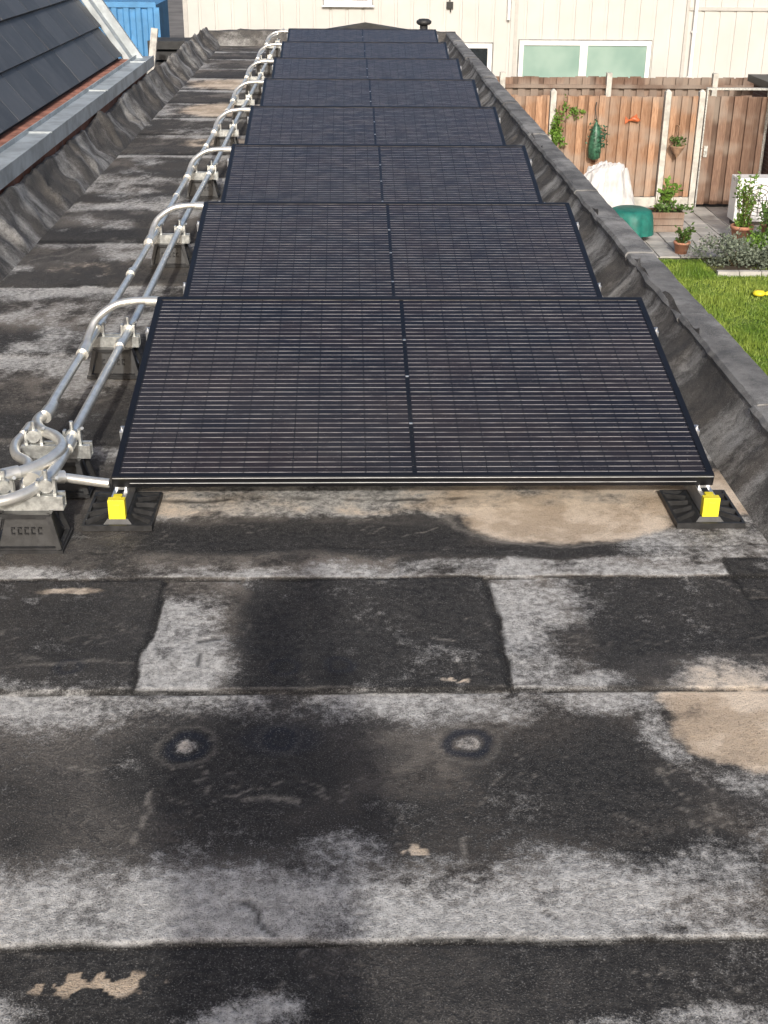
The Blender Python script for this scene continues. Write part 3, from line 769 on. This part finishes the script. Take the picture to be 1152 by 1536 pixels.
m = MB(); m.frustum(.27, 16.75, .0, .22, .62, .32, .6, .3); m.add([(-.36,16.42,.225),(.90,16.42,.225),(.90,17.08,.225),(-.36,17.08,.225),(.24,16.75,.345)], [(0,1,4),(1,2,4),(2,3,4),(3,0,4)])
m.obj('roof_hatch', [simple('dark_sheet', (.07,.066,.055), .6, .2, .3, 8)])
m = MB(); m.lathe([(.05,0),(.05,.30),(.045,.30)], .98, 17.0, 16); m.lathe([(.0,.375),(.06,.37),(.095,.345),(.095,.32),(.07,.30),(.0,.30)], .98, 17.0, 16)
m.obj('roof_vent_pipe', [M_plastic])

cb = empty('blue_shipping_container'); m = MB(); vs = []; x = -10.0; prof = []
while x < -4.15: prof += [(x,0),(x+.10,0),(x+.13,.04),(x+.23,.04)]; x += .26
CY = 29.5
for (px, d) in prof: vs += [(px, CY+d, GZ+.15), (px, CY+d, -.33)]
m.add(vs, [(2*i, 2*i+2, 2*i+3, 2*i+1) for i in range(len(prof)-1)])
m.box(-10, -4.15, CY+.045, CY+2.4, GZ+.1, -.30); m.box(-10, -4.1, CY-.02, CY+.044, -.33, -.22); m.box(-10, -4.1, CY-.02, CY+.044, GZ, GZ+.15); m.box(-4.15, -4.03, CY-.03, CY+.10, GZ+.15, -.33)
m.obj('body', [simple('blue_paint', (.08,.26,.50), .5, 0, .15, 3)], cb)
m = MB(); m.bar((-3.25, 20.0, GZ), (-2.9, 20.6, -.05), .10, .10); m.obj('timber_prop', [simple('pale_timber', (.5,.48,.44), .8)])
m = MB()
for zz in np.arange(GZ, -.35, .16): m.box(-3.1, -2.1, 21.5, 22.2, zz, zz+.12)
for xx in (-3.12, -2.6, -2.1): m.box(xx-.03, xx+.03, 21.45, 21.495, GZ, -.3)
m.obj('stacked_crates', [simple('dark_crate', (.035,.035,.035), .7)])
m = MB(); m.box(-4.3,-3.0,23.2,23.26,GZ,-.75)
for k in range(5): m.box(-4.3+k*.32,-4.26+k*.32,23.16,23.199,GZ,-.72)
m.obj('grey_screen', [simple('grey_screen_wood', (.12,.12,.12), .7)])
m = MB(); m.add([(-30,24,GZ-.008),(-3,24,GZ-.008),(-3,80,GZ-.008),(-30,80,GZ-.008)], [(0,1,2,3)]); m.obj('yard_pavement', [simple('yard_asphalt', (.16,.15,.14), .9, 0, .3, .6)])

# ------------------------------------------------------------------ garden things
M_leaf = simple('leaf_green', (.07,.13,.025), .6, 0, .5, 20)
M_leaf2 = simple('leaf_bright', (.12,.22,.03), .6, 0, .4, 20)
M_sage = simple('leaf_sage', (.16,.19,.14), .7, 0, .35, 25)
M_terra = simple('terracotta', (.45,.21,.13), .8, 0, .15, 10)
M_stem = simple('stem', (.12,.09,.04), .8)
m = MB(); n = 34; vs = []; fs = []
for i in range(n+1):
    for j in range(n+1):
        u = i/n*2-1; v = j/n*2-1
        rr = (abs(u)**4+abs(v)**4)**.25; x = u*.50; y = v*.36
        hgt = .80-.22*max(0, -u)-.06*abs(u+.2)
        z = hgt*(1-max(0, min(1, (rr-.60)/.42))**1.3)
        fz = mnoise.noise(Vector((u*3.5, v*3.5, 2)))*.07+abs(mnoise.noise(Vector((u*8, v*8, 5))))*.06
        k = 1+(.20*mnoise.noise(Vector((u*4, v*4, 9))))*(1 if rr > .6 else .3)
        vs.append((4.10+x*k, 20.3+y*k, GZ+.035+max(0, z+fz*(1 if z > .05 else .3))))
for i in range(n):
    for j in range(n): a = i*(n+1)+j; fs.append((a, a+n+1, a+n+2, a+1))
m.add(vs, fs, 0, False); m.obj('tarpaulin_cover', [simple('white_tarp', (.60,.59,.58), .4, 0, .12, 6, .3, 25)])
M_green = simple('green_cloth', (.015,.15,.12), .55, 0, .2, 10)
m = MB(); vs = []; fs = []; K = 40; tx, ty = 4.20, 18.72
rings = [(0,.46),(.24,.455),(.30,.43),(.33,.35),(.345,.24),(.36,.10)]
for r_, z_ in rings:
    for k in range(K):
        a = 2*math.pi*k/K; rr = r_*(1+(.05*math.sin(a*7)+.03*math.sin(a*13+1))*(1 if z_ < .42 else 0)); vs.append((tx+rr*math.cos(a), ty+rr*math.sin(a), GZ+.03+z_))
for i in range(len(rings)-1):
    for k in range(K): fs.append((i*K+k, i*K+(k+1)%K, (i+1)*K+(k+1)%K, (i+1)*K+k))
m.add(vs, fs, 0, True)
for k in range(4):
    a = math.pi/4+k*math.pi/2; m.cyl((tx+.22*math.cos(a), ty+.22*math.sin(a), GZ+.03), (tx+.18*math.cos(a), ty+.18*math.sin(a), GZ+.45), .015, n=8)
m.obj('garden_table', [M_green])
pl = empty('wooden_planter'); m = MB()
for k in range(3): 
    zz = GZ+.04+k*.10
    m.box(4.60,5.12,19.15,19.17,zz,zz+.09); m.box(4.60,5.12,19.48,19.50,zz,zz+.09); m.box(4.60,4.62,19.171,19.479,zz,zz+.09); m.box(5.10,5.12,19.171,19.479,zz,zz+.09)
m.box(4.625,5.095,19.175,19.475,GZ+.05,GZ+.30,1); mk('box', m, [], [M_wood2, simple('soil', (.04,.03,.02), .95)], pl)
m = MB(); m.leaves((4.86,19.32,GZ+.40), (.28,.2,.10), 260, .06, 0, 4); m.leaves((4.90,19.35,GZ+.55), (.13,.12,.16), 220, .08, 1, 5)
for k in range(6): m.cyl((4.86+.05*(k-3), 19.33, GZ+.3), (4.88+.05*(k-3), 19.33, GZ+.6), .006, .003, 6, 2)
m.obj('plants', [M_leaf, M_leaf2, M_stem], pl)
def pot(name, x, y, r, h, plant, seed, stems=0, ph=.3):
    e = empty(name); m = MB(); z = GZ+.03
    m.lathe([(0,z),(r*.68,z),(r*.92,z+h*.82),(r,z+h*.82),(r,z+h),(r*.88,z+h),(r*.85,z+h*.85),(0,z+h*.86)], x, y, 22); m.obj('pot', [M_terra], e)
    m = MB(); rnd = random.Random(seed)
    for k in range(stems):
        a = rnd.uniform(0, 6.28); q = rnd.uniform(.2, 1)*r
        p0 = Vector((x+q*.5*math.cos(a), y+q*.5*math.sin(a), z+h*.85)); p1 = p0+Vector((math.cos(a)*q*.7, math.sin(a)*q*.7, ph*rnd.uniform(.7,1.1)))
        m.tube([p0, (p0+p1)/2+Vector((0,0,.03)), p1], [.005,.004,.002], 5, 1)
        for j in range(14):
            t = rnd.random(); p = p0.lerp(p1, t); m.leaves(p, (.03,.03,.03), 2, .06, 0, seed*100+k*20+j, 2)
    m.obj('plant', [plant, M_stem], e)
pot('potted_plant', 4.78, 17.85, .12, .17, M_leaf, 31, 9, .22)
pot('potted_plant.001', 5.82, 18.5, .17, .26, M_leaf2, 32, 22, .72)
pot('potted_plant.002', 6.35, 18.9, .13, .2, M_leaf, 33, 8, .3)
def shrub(name, c, R, n, size, mats, seed):
    m = MB(); m.leaves((c[0], c[1], GZ+R[2]*.8), R, n, size, 0, seed, 16)
    for k in range(7):
        a = k*.9; m.cyl((c[0], c[1], GZ), (c[0]+R[0]*.6*math.cos(a), c[1]+R[1]*.6*math.sin(a), GZ+R[2]*1.1), .01, .004, 6, 1)
    m.obj(name, [mats, M_stem])
shrub('lavender_shrub', (5.35, 17.15), (.36,.3,.25), 2600, .045, M_sage, 41)
shrub('lavender_shrub.001', (5.95, 17.0), (.34,.3,.22), 2000, .045, M_sage, 42)
shrub('garden_shrub', (6.25, 17.9), (.35,.3,.36), 1800, .06, M_leaf, 43)
shrub('garden_shrub.001', (5.9, 17.7), (.25,.2,.2), 900, .05, M_leaf2, 44)
m = MB()
for k in range(9): m.box(5.0+k*.3, 5.29+k*.3, 16.68, 16.76, GZ, GZ+.07)
m.box(5.0, 7.7, 16.76, 17.6, GZ+.001, GZ+.03, 1); m.obj('flower_bed', [M_slab, simple('bed_soil', (.06,.045,.03), .95, 0, .4, 30)])
m = MB(); m.lathe([(0,GZ+.03),(.07,GZ+.035),(.085,GZ+.06),(.06,GZ+.09),(0,GZ+.095)], 5.25, 15.65, 14); m.lathe([(0,GZ+.03),(.05,GZ+.035),(.06,GZ+.05),(.0,GZ+.08)], 5.37, 15.67, 12)
m.obj('yellow_toy', [M_yellow])
ac = empty('air_conditioner_unit'); m = MB(); ax, ay = 5.98, 19.5
m.box(ax, ax+.85, ay, ay+.35, GZ+.12, GZ+.78); m.obj('casing', [M_white], ac, bevel=.01)
m = MB(); m.box(ax+.05, ax+.12, ay, ay+.35, GZ+.03, GZ+.12); m.box(ax+.73, ax+.80, ay, ay+.35, GZ+.03, GZ+.12)
for r_ in (.06,.12,.18,.24): m.tube([(ax+.36+r_*math.cos(t), ay-.012, GZ+.45+r_*math.sin(t)) for t in np.linspace(0, 6.283, 33)], .004, 6)
for k in range(8): a = k*math.pi/4; m.cyl((ax+.36, ay-.012, GZ+.45), (ax+.36+.25*math.cos(a), ay-.012, GZ+.45+.25*math.sin(a)), .004, n=6)
m.obj('fan_grille', [M_cable], ac)
m = MB(); M_bag = simple('green_glass', (.04,.12,.07), .4, 0, .5, 25)
m.lathe([(0,-2.05),(.10,-2.0),(.11,-1.85),(.08,-1.6),(.05,-1.52),(.02,-1.45),(0,-1.42)], 4.02, FY-.12, 12); m.tube([(4.02,FY-.10,-1.42),(4.0,FY-.05,-1.25),(4.02,FY-.01,-1.15)], .008, 6, 1)
m.leaves((4.02, FY-.14, -1.75), (.12,.08,.28), 160, .06, 0, 77, 8); m.obj('hanging_lantern', [M_bag, M_cable])
m = MB(); M_fish = simple('orange_ceramic', (.55,.14,.05), .4)
m.tube([(4.56,FY-.03,-1.43),(4.62,FY-.04,-1.40),(4.70,FY-.04,-1.42),(4.74,FY-.03,-1.43)], [.01,.04,.035,.01], 10); m.add([(4.57,FY-.03,-1.43),(4.50,FY-.03,-1.36),(4.50,FY-.03,-1.49)], [(0,1,2)]); m.add([(4.62,FY-.04,-1.37),(4.68,FY-.04,-1.32),(4.70,FY-.04,-1.39)], [(0,1,2)])
m.obj('fish_ornament', [M_fish])
hb = empty('hanging_basket'); m = MB(); m.lathe([(0,-2.0),(.05,-1.93),(.12,-1.82),(.13,-1.80),(.11,-1.80),(0,-1.83)], 5.36, FY-.16, 14)
for k in range(3): a = k*2.09; m.cyl((5.36+.12*math.cos(a), FY-.16+.12*math.sin(a), -1.8), (5.36, FY-.14, -1.5), .004, n=5)
m.bar((5.36, FY, -1.5), (5.36, FY-.16, -1.5), .015, .015); m.obj('basket', [simple('wicker', (.35,.22,.14), .8)], hb)
m = MB(); m.leaves((5.36, FY-.16, -1.76), (.13,.1,.08), 160, .05, 0, 51); m.obj('plants', [M_leaf], hb)
m = MB()
m.leaves((3.40, FY-.06, -1.62), (.08,.05,.32), 420, .06, 0, 61, 14); m.leaves((3.66, FY-.05, -1.32), (.12,.05,.08), 110, .05, 0, 62, 7); m.tube([(3.4,FY-.04,GZ),(3.38,FY-.04,-2),(3.42,FY-.04,-1.2),(3.7,FY-.04,-1.25)], .007, 6, 1)
m.obj('climbing_ivy', [M_leaf2, M_stem])

# ------------------------------------------------------------------ photographer (stands behind the camera, casts the shadow)
def skin(name, pts, edges, mat, parent):
    me = bpy.data.meshes.new(name); me.from_pydata([p[0] for p in pts], edges, []); o = bpy.data.objects.new(name, me); scene.collection.objects.link(o); o.parent = parent
    md = o.modifiers.new('skin', 'SKIN')
    for i, p in enumerate(pts):
        r_ = p[1] if isinstance(p[1], tuple) else (p[1], p[1]); me.skin_vertices[0].data[i].radius = r_; me.skin_vertices[0].data[i].use_root = (i == 0)
    s = o.modifiers.new('sub', 'SUBSURF'); s.levels = 2; s.render_levels = 2
    me.materials.append(mat); return o
ph = empty('photographer', (0,0,0))
px, py = -.07, -.42
pts = [((px,py,.95),(.155,.11)),((px,py,1.15),(.14,.105)),((px,py,1.36),(.16,.11)),((px,py+.01,1.46),(.08,.07)),((px,py+.03,1.56),(.055,.06)),((px,py+.04,1.64),(.085,.10)),((px,py+.03,1.71),(.07,.085)),
 ((px-.17,py,1.38),.06),((px-.20,py+.10,1.14),.045),((px+.03,py+.31,1.44),.030),
 ((px+.17,py,1.38),.06),((px+.21,py+.10,1.14),.045),((px+.11,py+.31,1.44),.030),
 ((px-.10,py,.86),.09),((px-.12,py+.03,.48),.06),((px-.13,py,.10),.042),((px-.14,py+.14,.04),.04),
 ((px+.10,py,.86),.09),((px+.12,py+.03,.48),.06),((px+.13,py,.10),.042),((px+.14,py+.14,.04),.04)]
ed = [(0,1),(1,2),(2,3),(3,4),(4,5),(5,6),(2,7),(7,8),(8,9),(2,10),(10,11),(11,12),(0,13),(13,14),(14,15),(15,16),(0,17),(17,18),(18,19),(19,20)]
skin('body', pts, ed, simple('dark_clothes', (.04,.045,.06), .9), ph)
M_skin = simple('skin', (.45,.28,.20), .55, 0, .05)
for s, bx_ in ((-1, -.045), (1, .045)):
    hp = [((bx_,py+.31,1.44),.024),((bx_,py+.34,1.50),.026),((bx_,py+.36,1.535),.022)]; he = [(0,1),(1,2)]
    for f in range(4):
        b_ = len(hp); hp += [((bx_-s*.010*f,py+.362,1.54+.012*f),.009),((bx_-s*.016*f,py+.375,1.555+.012*f),.008)]; he += [(2,b_),(b_,b_+1)]
    b_ = len(hp); hp += [((bx_-s*.02,py+.36,1.51),.010),((bx_-s*.03,py+.37,1.53),.009)]; he += [(1,b_),(b_,b_+1)]
    skin('hand', hp, he, M_skin, ph)
m = MB(); m.box(-.038, .038, -.045, -.036, 1.50, 1.65); m.obj('phone', [M_plastic], ph, bevel=.004)

# ------------------------------------------------------------------ camera
H = 1.58; a = rad(1.81); t = rad(25.35); ro = rad(.55)
cam_d = bpy.data.cameras.new('camera'); cam = bpy.data.objects.new('camera', cam_d); scene.collection.objects.link(cam)
fw = Vector((math.sin(a)*math.cos(t), math.cos(a)*math.cos(t), -math.sin(t))); rt = Vector((math.cos(a), -math.sin(a), 0)); upv = rt.cross(fw)
r2 = rt*math.cos(ro)+upv*math.sin(ro); u2 = -rt*math.sin(ro)+upv*math.cos(ro)
Mx = Matrix((r2, u2, -fw)).transposed().to_4x4(); Mx.translation = (0, 0, H); cam.matrix_world = Mx
cam_d.sensor_fit = 'VERTICAL'; cam_d.sensor_height = 36; cam_d.lens = 36*1900/1536; cam_d.clip_start = .02; cam_d.clip_end = 2000
scene.camera = cam
# ------------------------------------------------------------------ light (hazy sun, bright sky)
w = bpy.data.worlds.new('World'); scene.world = w; w.use_nodes = True
nt = w.node_tree; bg = nt.nodes['Background']; sky = nt.nodes.new('ShaderNodeTexSky'); sky.sky_type = 'NISHITA'; sky.sun_disc = False
sky.sun_elevation = rad(SUN_EL); sky.sun_rotation = rad(180+SUN_AZ); sky.dust_density = 5; sky.air_density = .8; nt.links.new(sky.outputs[0], bg.inputs[0]); bg.inputs[1].default_value = .15
sd = bpy.data.lights.new('sun', 'SUN'); sd.energy = 3.0; sd.angle = rad(1.6); sd.color = (1, .965, .90)
so = bpy.data.objects.new('sun', sd); scene.collection.objects.link(so); so.rotation_euler = (rad(90-SUN_EL), 0, rad(SUN_AZ)); so.location = (0, -10, 10)
scene.view_settings.view_transform = 'Standard'; scene.view_settings.look = 'None'; scene.view_settings.exposure = 0
